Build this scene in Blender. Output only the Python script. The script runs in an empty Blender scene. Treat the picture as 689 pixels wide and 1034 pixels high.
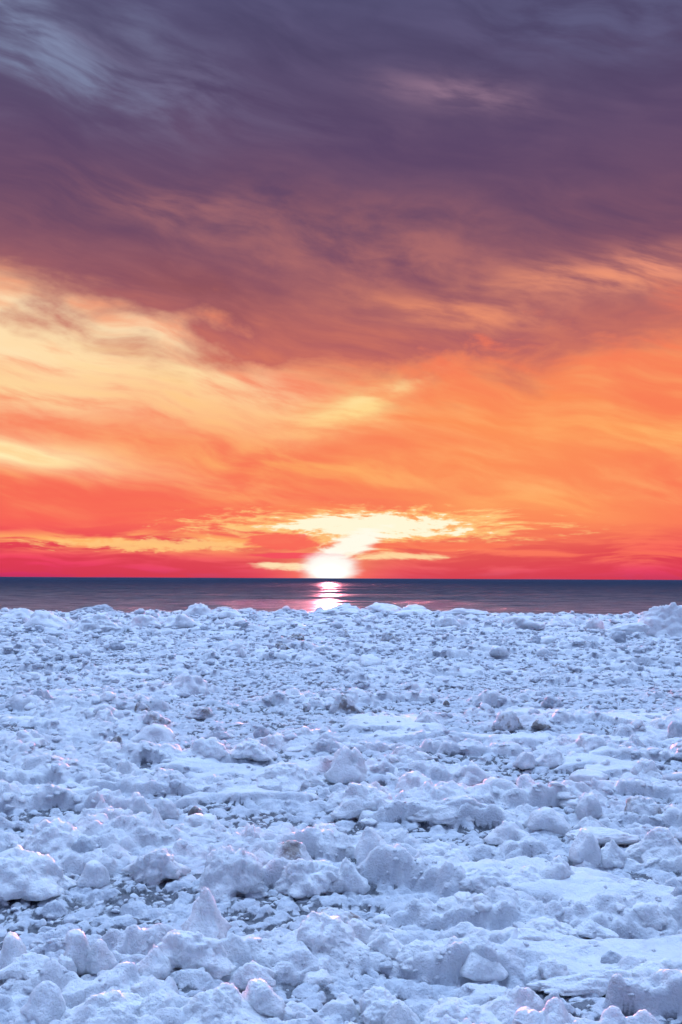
import bpy, bmesh, math, random
import numpy as np
from mathutils import Vector, Matrix, Euler

# ------------------------------------------------------------------ camera, sky, sun, exposure
SC = bpy.context.scene
COL = SC.collection
R = math.radians
CAM_H = 1.70
PITCH = 3.81
EXPO = 7.0
FPX = 1034 * 35.0 / 36.0            # focal length in photograph pixels

cam_d = bpy.data.cameras.new('camera')
cam = bpy.data.objects.new('camera', cam_d)
COL.objects.link(cam)
cam_d.sensor_fit = 'VERTICAL'
cam_d.sensor_height = 36.0
cam_d.lens = 35.0
cam_d.clip_start = 0.05
cam_d.clip_end = 200000.0
cam.location = (0, 0, CAM_H)
cam.matrix_world = (Matrix.Translation((0, 0, CAM_H)) @ Matrix.Rotation(R(90 + PITCH), 4, 'X')
                    @ Matrix.Rotation(R(0.26), 4, 'Z'))
SC.camera = cam

SUN_AZ, SUN_EL = -0.65, 0.30

vs = SC.view_settings
vs.view_transform = 'Standard'
vs.look = 'None'
vs.gamma = 1.0
vs.exposure = EXPO
vs.use_curve_mapping = False
SC.render.engine = 'CYCLES'
SC.cycles.use_denoising = True
SC.cycles.max_bounces = 8
SC.cycles.diffuse_bounces = 4
SC.cycles.glossy_bounces = 3
SC.cycles.transmission_bounces = 3
SC.cycles.sample_clamp_indirect = 4.0


def lin(c):
    return tuple(((v / 255) / 12.92) if v / 255 <= 0.04045 else (((v / 255) + 0.055) / 1.055) ** 2.4 for v in c)


class S:
    """A node socket with arithmetic."""
    def __init__(self, nt, sock):
        self.nt, self.s = nt, sock

    def _m(self, op, *a, clamp=False):
        n = self.nt.nodes.new('ShaderNodeMath')
        n.operation = op
        n.use_clamp = clamp
        for i, v in enumerate((self,) + a):
            if isinstance(v, S):
                self.nt.links.new(v.s, n.inputs[i])
            else:
                n.inputs[i].default_value = float(v)
        return S(self.nt, n.outputs[0])

    def __add__(self, o): return self._m('ADD', o)
    __radd__ = __add__
    def __sub__(self, o): return self._m('SUBTRACT', o)
    def __rsub__(self, o): return (self * -1.0) + o
    def __mul__(self, o): return self._m('MULTIPLY', o)
    __rmul__ = __mul__
    def __truediv__(self, o): return self._m('DIVIDE', o)
    def cl(self): return self._m('MAXIMUM', 0.0)
    def clamp(self): return self._m('ADD', 0.0, clamp=True)
    def exp(self): return self._m('EXPONENT')
    def pow(self, p): return self._m('POWER', p)
    def abs(self): return self._m('ABSOLUTE')
    def max(self, v): return self._m('MAXIMUM', v)
    def min(self, v): return self._m('MINIMUM', v)

    def step(self, a, b):
        n = self.nt.nodes.new('ShaderNodeMapRange')
        n.interpolation_type = 'SMOOTHSTEP'
        self.nt.links.new(self.s, n.inputs['Value'])
        for k, v in (('From Min', a), ('From Max', b)):
            if isinstance(v, S):
                self.nt.links.new(v.s, n.inputs[k])
            else:
                n.inputs[k].default_value = v
        return S(self.nt, n.outputs[0])


def vec(nt, x, y, z=0.0):
    n = nt.nodes.new('ShaderNodeCombineXYZ')
    for i, v in enumerate((x, y, z)):
        if isinstance(v, S):
            nt.links.new(v.s, n.inputs[i])
        else:
            n.inputs[i].default_value = v
    return S(nt, n.outputs[0])


def noise(nt, v, scale=1.0, detail=5.0, rough=0.55, dist=0.0, dim='3D'):
    n = nt.nodes.new('ShaderNodeTexNoise')
    n.noise_dimensions = dim
    if v is not None:
        nt.links.new(v.s, n.inputs['Vector'])
    n.inputs['Scale'].default_value = scale
    n.inputs['Detail'].default_value = detail
    n.inputs['Roughness'].default_value = rough
    n.inputs['Distortion'].default_value = dist
    return S(nt, n.outputs[0])


def ramp(nt, fac, stops, lo, hi):
    n = nt.nodes.new('ShaderNodeValToRGB')
    f = ((fac - lo) * (1.0 / (hi - lo))).clamp()
    nt.links.new(f.s, n.inputs[0])
    el = n.color_ramp.elements
    while len(el) < len(stops):
        el.new(0.5)
    for e, (p, c) in zip(el, sorted(stops)):
        e.position = (p - lo) / (hi - lo)
        e.color = (*lin(c), 1)
    return S(nt, n.outputs[0])


def mix(nt, fac, a, b, mode='MIX'):
    n = nt.nodes.new('ShaderNodeMix')
    n.data_type = 'RGBA'
    n.blend_type = mode
    n.clamp_factor = True
    if isinstance(fac, S):
        nt.links.new(fac.s, n.inputs[0])
    else:
        n.inputs[0].default_value = fac
    for i, v in ((6, a), (7, b)):
        if isinstance(v, S):
            nt.links.new(v.s, n.inputs[i])
        else:
            n.inputs[i].default_value = (*v, 1)
    return S(nt, n.outputs[2])


def px_dir(px, py):
    """Photograph pixel -> world direction (used to read bearings and distances off the photograph)."""
    v = Vector(((px - 344.5) / FPX, (517 - py) / FPX, -1.0))
    return (cam.matrix_world.to_3x3() @ v).normalized()


def build_world():
    w = bpy.data.worlds.new('World')
    SC.world = w
    w.use_nodes = True
    nt = w.node_tree
    nt.nodes.clear()
    out = nt.nodes.new('ShaderNodeOutputWorld')
    bg = nt.nodes.new('ShaderNodeBackground')
    nt.links.new(bg.outputs[0], out.inputs[0])
    tc = nt.nodes.new('ShaderNodeTexCoord')
    sp = nt.nodes.new('ShaderNodeSeparateXYZ')
    nt.links.new(tc.outputs['Generated'], sp.inputs[0])
    X, Y, Z = (S(nt, sp.outputs[i]) for i in range(3))
    A = X._m('ARCTAN2', Y) * (180 / math.pi)
    E = Z._m('ARCSINE') * (180 / math.pi)

    AE = vec(nt, A, E)

    def blob(px, py, ra, re, flat=False, rot=0.0):
        """A soft patch of sky: centre read off the photograph, radii in degrees."""
        d = px_dir(px, py)
        m = nt.nodes.new('ShaderNodeMapping')
        m.vector_type = 'TEXTURE'
        m.inputs['Location'].default_value = (math.degrees(math.atan2(d.x, d.y)), math.degrees(math.asin(d.z)), 0)
        m.inputs['Rotation'].default_value = (0, 0, R(rot))
        m.inputs['Scale'].default_value = (ra, re, 1)
        nt.links.new((AE if flat else AE2).s, m.inputs['Vector'])
        v = nt.nodes.new('ShaderNodeVectorMath')
        v.operation = 'DOT_PRODUCT'
        nt.links.new(m.outputs[0], v.inputs[0])
        nt.links.new(m.outputs[0], v.inputs[1])
        p = nt.nodes.new('ShaderNodeMath')
        p.operation = 'POWER'
        p.inputs[0].default_value = math.exp(-1)
        nt.links.new(v.outputs['Value'], p.inputs[1])
        return S(nt, p.outputs[0])

    # slow drift of the cloud field, then wind-drawn streaks
    wv = vec(nt, A * (1 / 8), E * (1 / 4.5), 3.1)
    w1 = noise(nt, wv, 1.0, 1.5, 0.45) - 0.5
    w2 = noise(nt, vec(nt, A * (1 / 8), E * (1 / 4.5), 17.7), 1.0, 1.5, 0.45) - 0.5
    A2 = A + w1 * 6.0
    E2 = E + w2 * 2.2
    AE2 = vec(nt, A2, E2)
    c, s = math.cos(R(-13)), math.sin(R(-13))
    U = A2 * c + E2 * s
    V = E2 * c - A2 * s
    S1 = noise(nt, vec(nt, U * (1 / 8), V * (1 / 2.1), 5.0), 1.0, 6.0, 0.53)       # broad streaks
    S2 = noise(nt, vec(nt, U * (1 / 4.0), V * (1 / 0.85), 9.0), 1.0, 6.0, 0.55)       # fine streaks
    S3 = noise(nt, vec(nt, A2 * (1 / 5.0), E2 * (1 / 0.55), 2.0), 1.0, 5.0, 0.55)  # flat streaks low over the water
    S4 = noise(nt, vec(nt, A2 * (1 / 4.5), E2 * (1 / 2.2), 21.0), 1.0, 7.0, 0.6)  # puffs
    s1 = S1.step(0.32, 0.70)
    s2 = S2.step(0.32, 0.70)
    s3 = S3.step(0.40, 0.62)
    s4 = S4.step(0.36, 0.66)

    # glowing sky behind the clouds
    col = ramp(nt, E, [(0, (194, 48, 98)), (0.5, (232, 54, 104)), (1.5, (248, 72, 96)), (3.2, (250, 100, 88)), (6, (252, 120, 84)),
                       (9, (252, 134, 84)), (12, (249, 140, 92)), (15, (238, 140, 104)), (19, (205, 122, 108)),
                       (24, (140, 104, 124)), (31, (112, 112, 150))], 0, 40)
    # orange density changes
    col = mix(nt, (1.0 - s1) * E.step(1.5, 5) * (1 - E.step(13, 18)) * 0.50, col, lin((246, 98, 86)))
    # bright cirrus lit from below
    def glow(col, m, rgb):
        return mix(nt, m, col, lin(rgb))
    lit = 0.10 + 0.65 * s1 + 0.65 * s2
    col = glow(col, blob(70, 350, 11, 2.9, rot=-9) * (lit + 0.25) * 1.1, (255, 222, 174))
    col = glow(col, blob(20, 330, 9, 1.6, rot=-9) * s2 * 0.8, (255, 238, 200))
    col = glow(col, blob(-10, 395, 6, 1.2, rot=-4) * lit * 0.9, (255, 236, 176))
    col = glow(col, blob(-10, 450, 7.0, 0.9, rot=-6) * (lit + 0.4), (255, 240, 184))
    col = glow(col, blob(170, 400, 7, 1.6, rot=-14) * lit * 0.8, (255, 208, 148))
    col = glow(col, blob(300, 468, 8, 0.8, rot=-6) * lit * 0.85, (255, 186, 104))
    col = glow(col, blob(640, 440, 6, 1.0, rot=-6) * lit * 0.75, (255, 186, 106))
    col = glow(col, blob(530, 505, 5, 0.8) * lit * 0.75, (255, 186, 108))
    col = glow(col, blob(520, 450, 9, 3.5) * 0.6, (255, 160, 92))
    col = glow(col, blob(590, 520, 9, 2.2) * 0.5, (255, 152, 92))
    col = glow(col, s1 * s2 * E.step(2.5, 5.0) * (1 - E.step(11, 15)) * 0.55, (255, 186, 118))
    # low red bank and the streaks in it
    col = glow(col, (1 - E.step(1.2, 3.4)) * (1 - s3) * 0.75, (216, 58, 76))
    col = glow(col, blob(40, 546, 9, 0.42, True) * s3 * 1.1, (255, 176, 104))
    col = glow(col, blob(190, 548, 6, 0.5, True) * s3 * 1.0, (255, 196, 116))
    col = glow(col, blob(640, 562, 7, 0.4, True) * s3 * 0.6, (250, 120, 84))

    # dark mauve deck above
    A1 = (A - 1.5).max(-23.0).min(23.0)
    edge = A1.min(0.0).pow(2.0) * 0.0100 + A1.max(0.0).pow(2.0) * 0.0052 + 12.0
    q = E2 + (S1 - 0.5) * 12.0 + (S4 - 0.5) * 6.0 + (S2 - 0.5) * 2.0
    D = (q - edge).step(-2.0, 2.6)
    deck = ramp(nt, E, [(9, (210, 104, 92)), (13, (172, 92, 102)), (16, (138, 82, 101)), (19.5, (106, 74, 103)),
                        (24, (90, 70, 105)), (28, (80, 70, 104)), (33, (76, 76, 112)), (48, (96, 108, 158))], 0, 50)
    thin = ramp(nt, E, [(9, (250, 140, 86)), (14, (226, 128, 98)), (18, (168, 104, 108)), (22, (120, 86, 112)),
                        (27, (100, 86, 120)), (33, (98, 98, 138)), (48, (120, 130, 180))], 0, 50)
    deck = mix(nt, (s1 * 0.55 + s2 * 0.12 + s2 * s4 * 0.18) * 0.75, deck, thin)
    deck = glow(deck, blob(385, 262, 9, 2.6, rot=-8) * (s4 * 0.5 + s1 * 0.35) * 0.75, (206, 126, 112))
    deck = glow(deck, blob(190, 215, 6, 1.2, rot=-6) * s2 * 0.55, (180, 116, 116))
    deck = glow(deck, blob(450, 312, 5, 0.9, rot=-8) * (0.3 + s2) * 0.8, (242, 150, 112))
    deck = glow(deck, blob(640, 272, 6, 1.1, rot=6) * (0.25 + s2) * 0.9, (236, 148, 122))
    deck = glow(deck, blob(465, 96, 4.2, 0.8, rot=-10) * (0.25 + s2) * 0.65, (160, 126, 148))
    deck = glow(deck, blob(40, 40, 6.5, 2.6, rot=-12) * (0.15 + s1 * s2) * 1.0, (136, 152, 186))
    deck = glow(deck, blob(150, 75, 7, 1.6, rot=-12) * s2 * 0.5, (122, 116, 150))
    deck = glow(deck, blob(620, 20, 7, 2.0, rot=0) * s2 * 0.45, (104, 106, 144))
    deck = glow(deck, blob(585, 285, 6, 0.7, rot=-4) * s2 * 0.9, (238, 150, 116))
    D = (D + blob(370, 340, 7.5, 1.9) * (0.35 + 0.65 * s4) * 0.75 + blob(500, 330, 6.0, 1.5) * s4 * 0.5).min(1.0)
    col = mix(nt, D, col, deck)
    col = glow(col, blob(350, 414, 3.0, 1.1, rot=14) * (0.35 + 0.7 * s2 + 0.3 * s1) * 1.05, (255, 214, 140))
    col = glow(col, blob(365, 402, 3.4, 0.45, rot=16) * s2 * 0.8, (255, 226, 160))
    col = glow(col, blob(150, 372, 9, 0.9, rot=-12) * s2 * 0.7, (255, 226, 168))
    col = glow(col, blob(215, 300, 7, 1.3, rot=-16) * (1 - s1) * 0.5, (150, 82, 82))

    # unseen low sky behind: blue dusk, its tones set to fill the lump fronts
    back = (A.abs() - 36.0).step(0.0, 70.0)
    col = mix(nt, back, col, ramp(nt, E, [(0, (98, 114, 152)), (12, (114, 132, 178)), (30, (118, 138, 192)), (50, (122, 140, 194))], 0, 50))

    # the setting sun, veiled by thin cloud
    col = glow(col, blob(332, 582, 3.6, 0.50, True) * 0.85, (255, 40, 96))
    col = glow(col, blob(333, 570, 2.6, 1.5, True) * 0.55, (255, 176, 120))
    S5 = noise(nt, vec(nt, A2 * (1 / 1.7), E2 * (1 / 0.36), 33.0), 1.0, 6.0, 0.66)
    n5 = (S5 - 0.5) * 2.7
    col = glow(col, blob(375, 538, 12, 2.0, True) * (0.35 + s3 * 0.5) * 0.8, (255, 158, 92))
    col = glow(col, (blob(375, 532, 10.5, 1.15, True) + n5 * 0.8 * blob(375, 532, 10.5, 1.15, True).step(0.02, 0.25)).step(0.28, 0.80) * 0.9, (255, 204, 128))
    col = glow(col, (blob(165, 550, 8.0, 0.42, True) + n5 * blob(165, 550, 8.0, 0.42, True).step(0.02, 0.25)).step(0.40, 0.85) * 0.9, (255, 198, 126))
    col = glow(col, (blob(376, 531, 6.2, 0.80, True) + n5 * 0.8 * blob(376, 531, 6.2, 0.80, True).step(0.02, 0.25)).step(0.42, 0.66), (255, 248, 216))
    col = glow(col, (blob(356, 550, 2.3, 0.75, True, rot=22) + n5 * 0.5 * blob(356, 550, 2.3, 0.75, True, rot=22).step(0.02, 0.25)).step(0.30, 0.74), (255, 252, 234))
    col = glow(col, (blob(292, 572, 3.0, 0.28, True) + n5 * 0.6 * blob(292, 572, 3.0, 0.28, True).step(0.02, 0.25)).step(0.38, 0.95), (255, 226, 180))
    col = glow(col, (blob(400, 562, 4.0, 0.30, True) + n5 * 0.7 * blob(400, 562, 4.0, 0.30, True).step(0.02, 0.25)).step(0.38, 0.98), (255, 214, 160))
    col = glow(col, (blob(284, 547, 2.4, 0.62, True) + n5 * 0.45 * blob(284, 547, 2.4, 0.62, True).step(0.02, 0.25)).step(0.42, 0.62) * 0.92, (250, 104, 90))
    col = glow(col, (blob(440, 551, 5.0, 0.26, True) + n5 * 0.35 * blob(440, 551, 5.0, 0.26, True).step(0.02, 0.25)).step(0.45, 0.65) * 0.85, (250, 118, 88))
    col = glow(col, (blob(300, 561, 3.0, 0.20, True) + n5 * 0.3 * blob(300, 561, 3.0, 0.20, True).step(0.02, 0.25)).step(0.40, 0.60) * 0.9, (246, 78, 96))
    tight = (blob(333, 573, 1.6, 0.92, True) + n5 * 0.16 * blob(333, 573, 1.6, 0.92, True).step(0.02, 0.25)).step(0.16, 0.70)
    colx = glow(col, tight, (255, 253, 246))
    boost = blob(333, 582, 1.0, 0.7, True).step(0.12, 0.75) * 0.25 + 1.0
    vm = nt.nodes.new('ShaderNodeVectorMath')
    vm.operation = 'SCALE'
    nt.links.new(colx.s, vm.inputs[0])
    nt.links.new((boost * (2.0 ** -EXPO)).s, vm.inputs['Scale'])
    cloud = S(nt, vm.outputs[0])

    # clear twilight overhead, an unseen opening added to light the snow from above
    sky = nt.nodes.new('ShaderNodeTexSky')
    sky.sky_type = 'NISHITA'
    sky.sun_disc = False
    sky.sun_elevation = R(SKY_EL)
    sky.sun_rotation = R(SUN_AZ)
    sky.air_density = 1.0
    sky.dust_density = 0.6
    sky.ozone_density = 2.0
    vm2 = nt.nodes.new('ShaderNodeVectorMath')
    vm2.operation = 'SCALE'
    nt.links.new(sky.outputs[0], vm2.inputs[0])
    vm2.inputs['Scale'].default_value = SKY_STRENGTH
    clear = mix(nt, 1.0, S(nt, vm2.outputs[0]), (0.95, 0.79, 0.72), 'MULTIPLY')
    w.cycles.sampling_method = 'MANUAL'
    w.cycles.sample_map_resolution = 512
    # added gap in the unseen deck, tilted sunward to darken the lump fronts
    gap = Y * math.sin(R(18)) + Z * math.cos(R(18)) + (S4 - 0.5) * 0.10
    final = mix(nt, gap.step(math.cos(R(37)), math.cos(R(18))), cloud, clear)
    nt.links.new(final.s, bg.inputs[0])
    bg.inputs[1].default_value = 1.0


SKY_EL, SKY_STRENGTH = 1.2, 0.15
build_world()

sun_d = bpy.data.lights.new('sun', 'SUN')
sun = bpy.data.objects.new('sun', sun_d)
COL.objects.link(sun)
sun_d.energy = 0.075
sun_d.angle = R(0.55)
sun_d.color = (1.0, 0.27, 0.34)
sd = Vector((math.sin(R(SUN_AZ)) * math.cos(R(1.0)), math.cos(R(SUN_AZ)) * math.cos(R(1.0)), math.sin(R(1.0))))
sun.rotation_euler = sd.to_track_quat('Z', 'Y').to_euler()

# ------------------------------------------------------------------ numeric noise used to shape ice and water
def _hash(ix, iy, iz, seed):
    h = (ix.astype(np.uint32) * np.uint32(374761393) + iy.astype(np.uint32) * np.uint32(668265263)
         + iz.astype(np.uint32) * np.uint32(2147483647 - 58) + np.uint32(seed * 974711 + 12345))
    h ^= h >> np.uint32(13)
    h *= np.uint32(1274126177)
    h ^= h >> np.uint32(16)
    h *= np.uint32(2246822519)
    h ^= h >> np.uint32(15)
    return h


def _unit(h):
    return (h & np.uint32(0xFFFFFF)).astype(np.float32) / np.float32(0x1000000)


def perlin2(x, y, seed=0):
    xi, yi = np.floor(x), np.floor(y)
    fx, fy = (x - xi).astype(np.float32), (y - yi).astype(np.float32)
    xi, yi = xi.astype(np.int64), yi.astype(np.int64)
    z = np.zeros_like(xi)
    ux, uy = fx * fx * fx * (fx * (fx * 6 - 15) + 10), fy * fy * fy * (fy * (fy * 6 - 15) + 10)
    r = []
    for dy in (0, 1):
        for dx in (0, 1):
            a = _unit(_hash(xi + dx, yi + dy, z, seed)) * np.float32(2 * math.pi)
            r.append(np.cos(a) * (fx - dx) + np.sin(a) * (fy - dy))
    a = r[0] + ux * (r[1] - r[0])
    b = r[2] + ux * (r[3] - r[2])
    return (a + uy * (b - a)) * 1.5


def fbm2(x, y, octs, seed=0, gain=0.5):
    s, a, f = 0, 1.0, 1.0
    for k in range(octs):
        s = s + a * perlin2(x * f + 13.7 * k, y * f - 7.3 * k, seed + k)
        a *= gain
        f *= 2.03
    return s


def vnoise3(p, seed=0):
    """Smooth value noise in 3D, about -1..1."""
    i = np.floor(p)
    f = (p - i).astype(np.float32)
    i = i.astype(np.int64)
    u = f * f * (3 - 2 * f)
    tot = 0
    for dz in (0, 1):
        for dy in (0, 1):
            for dx in (0, 1):
                w = ((u[:, 0] if dx else 1 - u[:, 0]) * (u[:, 1] if dy else 1 - u[:, 1]) * (u[:, 2] if dz else 1 - u[:, 2]))
                tot = tot + w * (_unit(_hash(i[:, 0] + dx, i[:, 1] + dy, i[:, 2] + dz, seed)) * 2 - 1)
    return tot


def fbm3(p, octs, seed=0, gain=0.5):
    s, a = 0, 1.0
    for k in range(octs):
        s = s + a * vnoise3(p + 5.1 * k, seed + k)
        a *= gain
        p = p * 2.07
    return s


def sstep(a, b, x):
    t = np.clip((x - a) / (b - a), 0, 1)
    return t * t * (3 - 2 * t)


def cell_bumps(x, y, size, seed, keep, hmin=0.35, hmax=0.8):
    """Upper envelope of many rounded lumps, one per jittered cell: height in units of metres."""
    gx, gy = x / size, y / size
    ix, iy = np.floor(gx).astype(np.int64), np.floor(gy).astype(np.int64)
    z = np.zeros_like(ix)
    out = np.zeros(x.shape, np.float32)
    for dy in (-1, 0, 1):
        for dx in (-1, 0, 1):
            cx, cy = ix + dx, iy + dy
            r1 = _unit(_hash(cx, cy, z, seed))
            r2 = _unit(_hash(cx, cy, z + 1, seed))
            r3 = _unit(_hash(cx, cy, z + 2, seed))
            r4 = _unit(_hash(cx, cy, z + 3, seed))
            px, py = cx + 0.15 + 0.7 * r1, cy + 0.15 + 0.7 * r2
            ex, ey = gx - px, gy - py
            t = r4 * 3.14
            st = 0.35 + 0.5 * _unit(_hash(cx, cy, z + 4, seed))
            c, s = np.cos(t), np.sin(t)
            a, b = ex * c + ey * s, (ey * c - ex * s)
            rad = 0.38 + 0.5 * r3
            d2 = (a * a + b * b * (1 + st)) / (rad * rad)
            h = rad * (hmin + (hmax - hmin) * r4) * np.sqrt(np.clip(1 - d2, 0, 1)) ** 1.2
            h = np.where(_unit(_hash(cx, cy, z + 5, seed)) < keep, h, 0)
            out = np.maximum(out, h)
    return out * size


WATER_Z = -0.22
# open pans of smooth wind-packed snow, and hollows where the wet slush shows: centre and half size in photo pixels
PANS = [(610, 948, 130, 11), (450, 940, 85, 12), (600, 962, 100, 8), (230, 800, 90, 6), (50, 797, 50, 5), (400, 730, 50, 6),
        (620, 772, 60, 6), (250, 775, 60, 6), (610, 905, 60, 7), (140, 995, 70, 9), (60, 1000, 50, 8), (470, 1000, 40, 6),
        (560, 745, 60, 6), (330, 1000, 30, 8), (640, 725, 60, 7)]
HOLLOWS = [(80, 918, 90, 12), (275, 908, 65, 9), (300, 995, 42, 16), (385, 995, 48, 12), (580, 1018, 70, 15), (155, 855, 28, 7),
           (440, 833, 70, 8), (250, 822, 60, 8), (560, 862, 30, 6), (75, 818, 60, 5), (470, 765, 60, 5), (290, 715, 70, 6),
           (430, 712, 80, 6), (80, 690, 80, 5), (600, 705, 70, 5), (220, 940, 22, 12), (15, 965, 14, 12), (590, 830, 40, 4),
           (400, 905, 40, 6), (560, 790, 40, 3), (80, 664, 90, 4), (500, 690, 60, 4), (330, 690, 60, 4), (180, 675, 60, 3)]


def on_flat(px, py, z=0.0):
    d = px_dir(px, py)
    t = (z - CAM_H) / d.z
    return d.x * t, d.y * t


def patch_mask(x, y, patches):
    m = np.zeros(x.shape, np.float32)
    for (px, py, a, b) in patches:
        cx, cy = on_flat(px, py)
        rx = on_flat(px + a, py)[0] - cx
        ry = (on_flat(px, py - b)[1] - on_flat(px, py + b)[1]) / 2
        q = ((x - cx) / rx) ** 2 + ((y - cy) / ry) ** 2
        m = np.maximum(m, 1 - sstep(0.45, 1.35, q))
    return m


def shore(x):
    """Distance at which the ice ends and the water begins."""
    return 47.0 + 2.2 * perlin2(x / 9.0, x * 0 + 0.3, 71) + 1.0 * perlin2(x / 2.7, x * 0 + 4.3, 72)


def macro(x, y):
    """The large shape of the shore ice: low wind rows, and the ridge pushed up along the water."""
    x, y = np.asarray(x, np.float32), np.asarray(y, np.float32)
    h = 0.06 * fbm2(x / 3.2 + 0.3 * perlin2(x / 5, y / 5, 3), y / 1.15, 3, 11) - 0.03
    h = h + 0.10 * perlin2(x / 12, y / 7, 15) * sstep(8, 16, y)
    sh = shore(x)
    q = sh - y
    crest = 0.20 + 0.13 * perlin2(x / 3.5, y / 9, 21) + 0.10 * perlin2(x / 1.3, y / 3, 22)
    h = h + crest * np.exp(-((q - 3.0) / 3.6) ** 2)
    h = h + 0.12 * np.exp(-((q - 12.0) / 4.5) ** 2) * (1 + 1.2 * perlin2(x / 4, y / 6, 23))
    h = h - 0.10 * np.exp(-((y - 20.0) / 4.0) ** 2)
    return np.where(q < 1.2, h * sstep(-0.6, 1.2, q) + (WATER_Z - 0.35) * (1 - sstep(-0.6, 1.2, q)), h)


def zones(x, y):
    pans = patch_mask(x + 0.25 * perlin2(x / 0.5, y / 0.3, 33), y + 0.22 * perlin2(x / 0.35, y / 0.3, 34) * np.clip(y / 6, 0.6, 2), PANS)
    pans = pans * sstep(-0.75, -0.05, fbm2(x / 0.9, y / 0.5, 3, 36))
    hol = patch_mask(x, y, HOLLOWS)
    n = fbm2(x / 2.6, y / 0.95, 3, 31)
    pans = np.maximum(pans, sstep(0.55, 0.85, n) * 0.9)
    hol = np.maximum(hol * (0.75 + 0.5 * perlin2(x / 0.5, y / 0.3, 35)), sstep(0.42, 0.78, -n) * 0.9) * (1 - pans)
    return np.clip(pans, 0, 1), np.clip(hol, 0, 1)


def banks(x, y):
    """0 in the low grey slush between, 1 on the wind rows of heaped snow that run along the shore."""
    wx = x + 0.10 * perlin2(x / 0.30, y / 0.30, 45)
    wy = y + 0.12 * perlin2(x / 0.34, y / 0.30, 46) + 0.05 * perlin2(x / 0.11, y / 0.11, 47)
    k = 0.75 + 0.5 * sstep(6, 22, y)
    n = fbm2(wx / (2.5 * k) + 5, wy / (0.60 * k), 3, 101, 0.52) + 0.25 * perlin2(wx / 5.0, wy / 2.2, 104)
    return n


def relief(x, y, cell):
    """Full height of the snow sheet; lumps finer than the local mesh cell are left out."""
    pans, hol = zones(x, y)
    n = banks(x, y) - 0.045 - 1.1 * hol + 0.45 * pans
    top = sstep(-0.10, 0.26, n)
    rise = top * (0.040 + 0.065 * sstep(0.1, 0.9, n))
    fade = 1 - 0.45 * sstep(14, 40, y)
    h = macro(x, y) + (rise * (1 - pans) + pans * (0.085 + 0.02 * perlin2(x / 0.6, y / 0.5, 109))) * fade - 0.05
    wx = x + 0.05 * perlin2(x / 0.22, y / 0.22, 41) + 0.016 * perlin2(x / 0.07, y / 0.07, 43)
    wy = y + 0.05 * perlin2(x / 0.22, y / 0.22, 42) + 0.016 * perlin2(x / 0.07, y / 0.07, 44)
    rub = 1 - 0.86 * pans
    far = 0.6 + 0.4 * sstep(12, 30, y)
    h = h + 0.40 * rub * top * cell_bumps(wx, wy, 0.55, 51, 0.32) * far
    h = h + 0.50 * rub * (0.10 + 0.90 * top) * cell_bumps(wx, wy, 0.25, 52, 0.72)
    g = np.clip(1.6 - cell / 0.03, 0, 1)
    c1 = cell_bumps(wx, wy, 0.105, 53, 0.80)
    h = h + (0.70 * rub + 0.03 * pans) * c1 * g
    g2 = np.clip(1.6 - cell / 0.014, 0, 1)
    c2 = cell_bumps(wx + 3, wy, 0.048, 54, 0.85)
    h = h + (0.66 * rub + 0.04 * pans) * c2 * g2
    h = h + g2 * 0.006 * fbm2(x / 0.05, y / 0.05, 2, 61) * (0.3 + 0.7 * rub)
    h = h + 0.02 * fbm2(x / 0.45, y / 0.3, 3, 62)
    # open slush where no lump sits; shade of the gaps is painted in too
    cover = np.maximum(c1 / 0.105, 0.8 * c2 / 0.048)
    wet_shade = (1 - sstep(-0.12, 0.16, n)) * (1 - sstep(0.12, 0.36, cover)) * rub
    wet_shade = wet_shade * sstep(-0.7, 0.0, fbm2(x / 0.8, y / 0.4, 2, 108) + 0.9 * hol)
    return h, pans, np.clip(wet_shade, 0, 1), 1 - top


def grid_mesh(name, X, Y, Z, attrs=None, smooth=True):
    nr, nc = X.shape
    me = bpy.data.meshes.new(name)
    co = np.stack([X, Y, Z], -1).reshape(-1, 3).astype(np.float32)
    idx = np.arange(nr * nc, dtype=np.int32).reshape(nr, nc)
    q = np.stack([idx[:-1, :-1], idx[:-1, 1:], idx[1:, 1:], idx[1:, :-1]], -1).reshape(-1, 4)
    raw_mesh(me, co, q, smooth)
    for k, v in (attrs or {}).items():
        at = me.attributes.new(k, 'FLOAT', 'POINT')
        at.data.foreach_set('value', v.reshape(-1).astype(np.float32))
    return me


def raw_mesh(me, co, faces, smooth=True):
    n = faces.shape[1]
    me.vertices.add(len(co))
    me.vertices.foreach_set('co', co.astype(np.float32).ravel())
    me.loops.add(faces.size)
    me.loops.foreach_set('vertex_index', faces.astype(np.int32).ravel())
    me.polygons.add(len(faces))
    me.polygons.foreach_set('loop_start', np.arange(0, faces.size, n, dtype=np.int32))
    me.polygons.foreach_set('use_smooth', np.full(len(faces), smooth, dtype=bool))
    me.update(calc_edges=True)
    me.validate()


def link(name, me, mat):
    o = bpy.data.objects.new(name, me)
    COL.objects.link(o)
    if mat:
        me.materials.append(mat)
    return o


def new_mat(name):
    m = bpy.data.materials.new(name)
    m.use_nodes = True
    nt = m.node_tree
    return m, nt, nt.nodes['Principled BSDF']


def attr(nt, name):
    n = nt.nodes.new('ShaderNodeAttribute')
    n.attribute_name = name
    return S(nt, n.outputs['Fac'])


def pos(nt):
    g = nt.nodes.new('ShaderNodeNewGeometry')
    return S(nt, g.outputs['Position'])


def bump(nt, b, h, strength, dist):
    n = nt.nodes.new('ShaderNodeBump')
    n.inputs['Strength'].default_value = strength
    n.inputs['Distance'].default_value = dist
    nt.links.new(h.s, n.inputs['Height'])
    nt.links.new(n.outputs[0], b.inputs['Normal'])


SNOW = (0.76, 0.775, 0.81)


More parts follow.
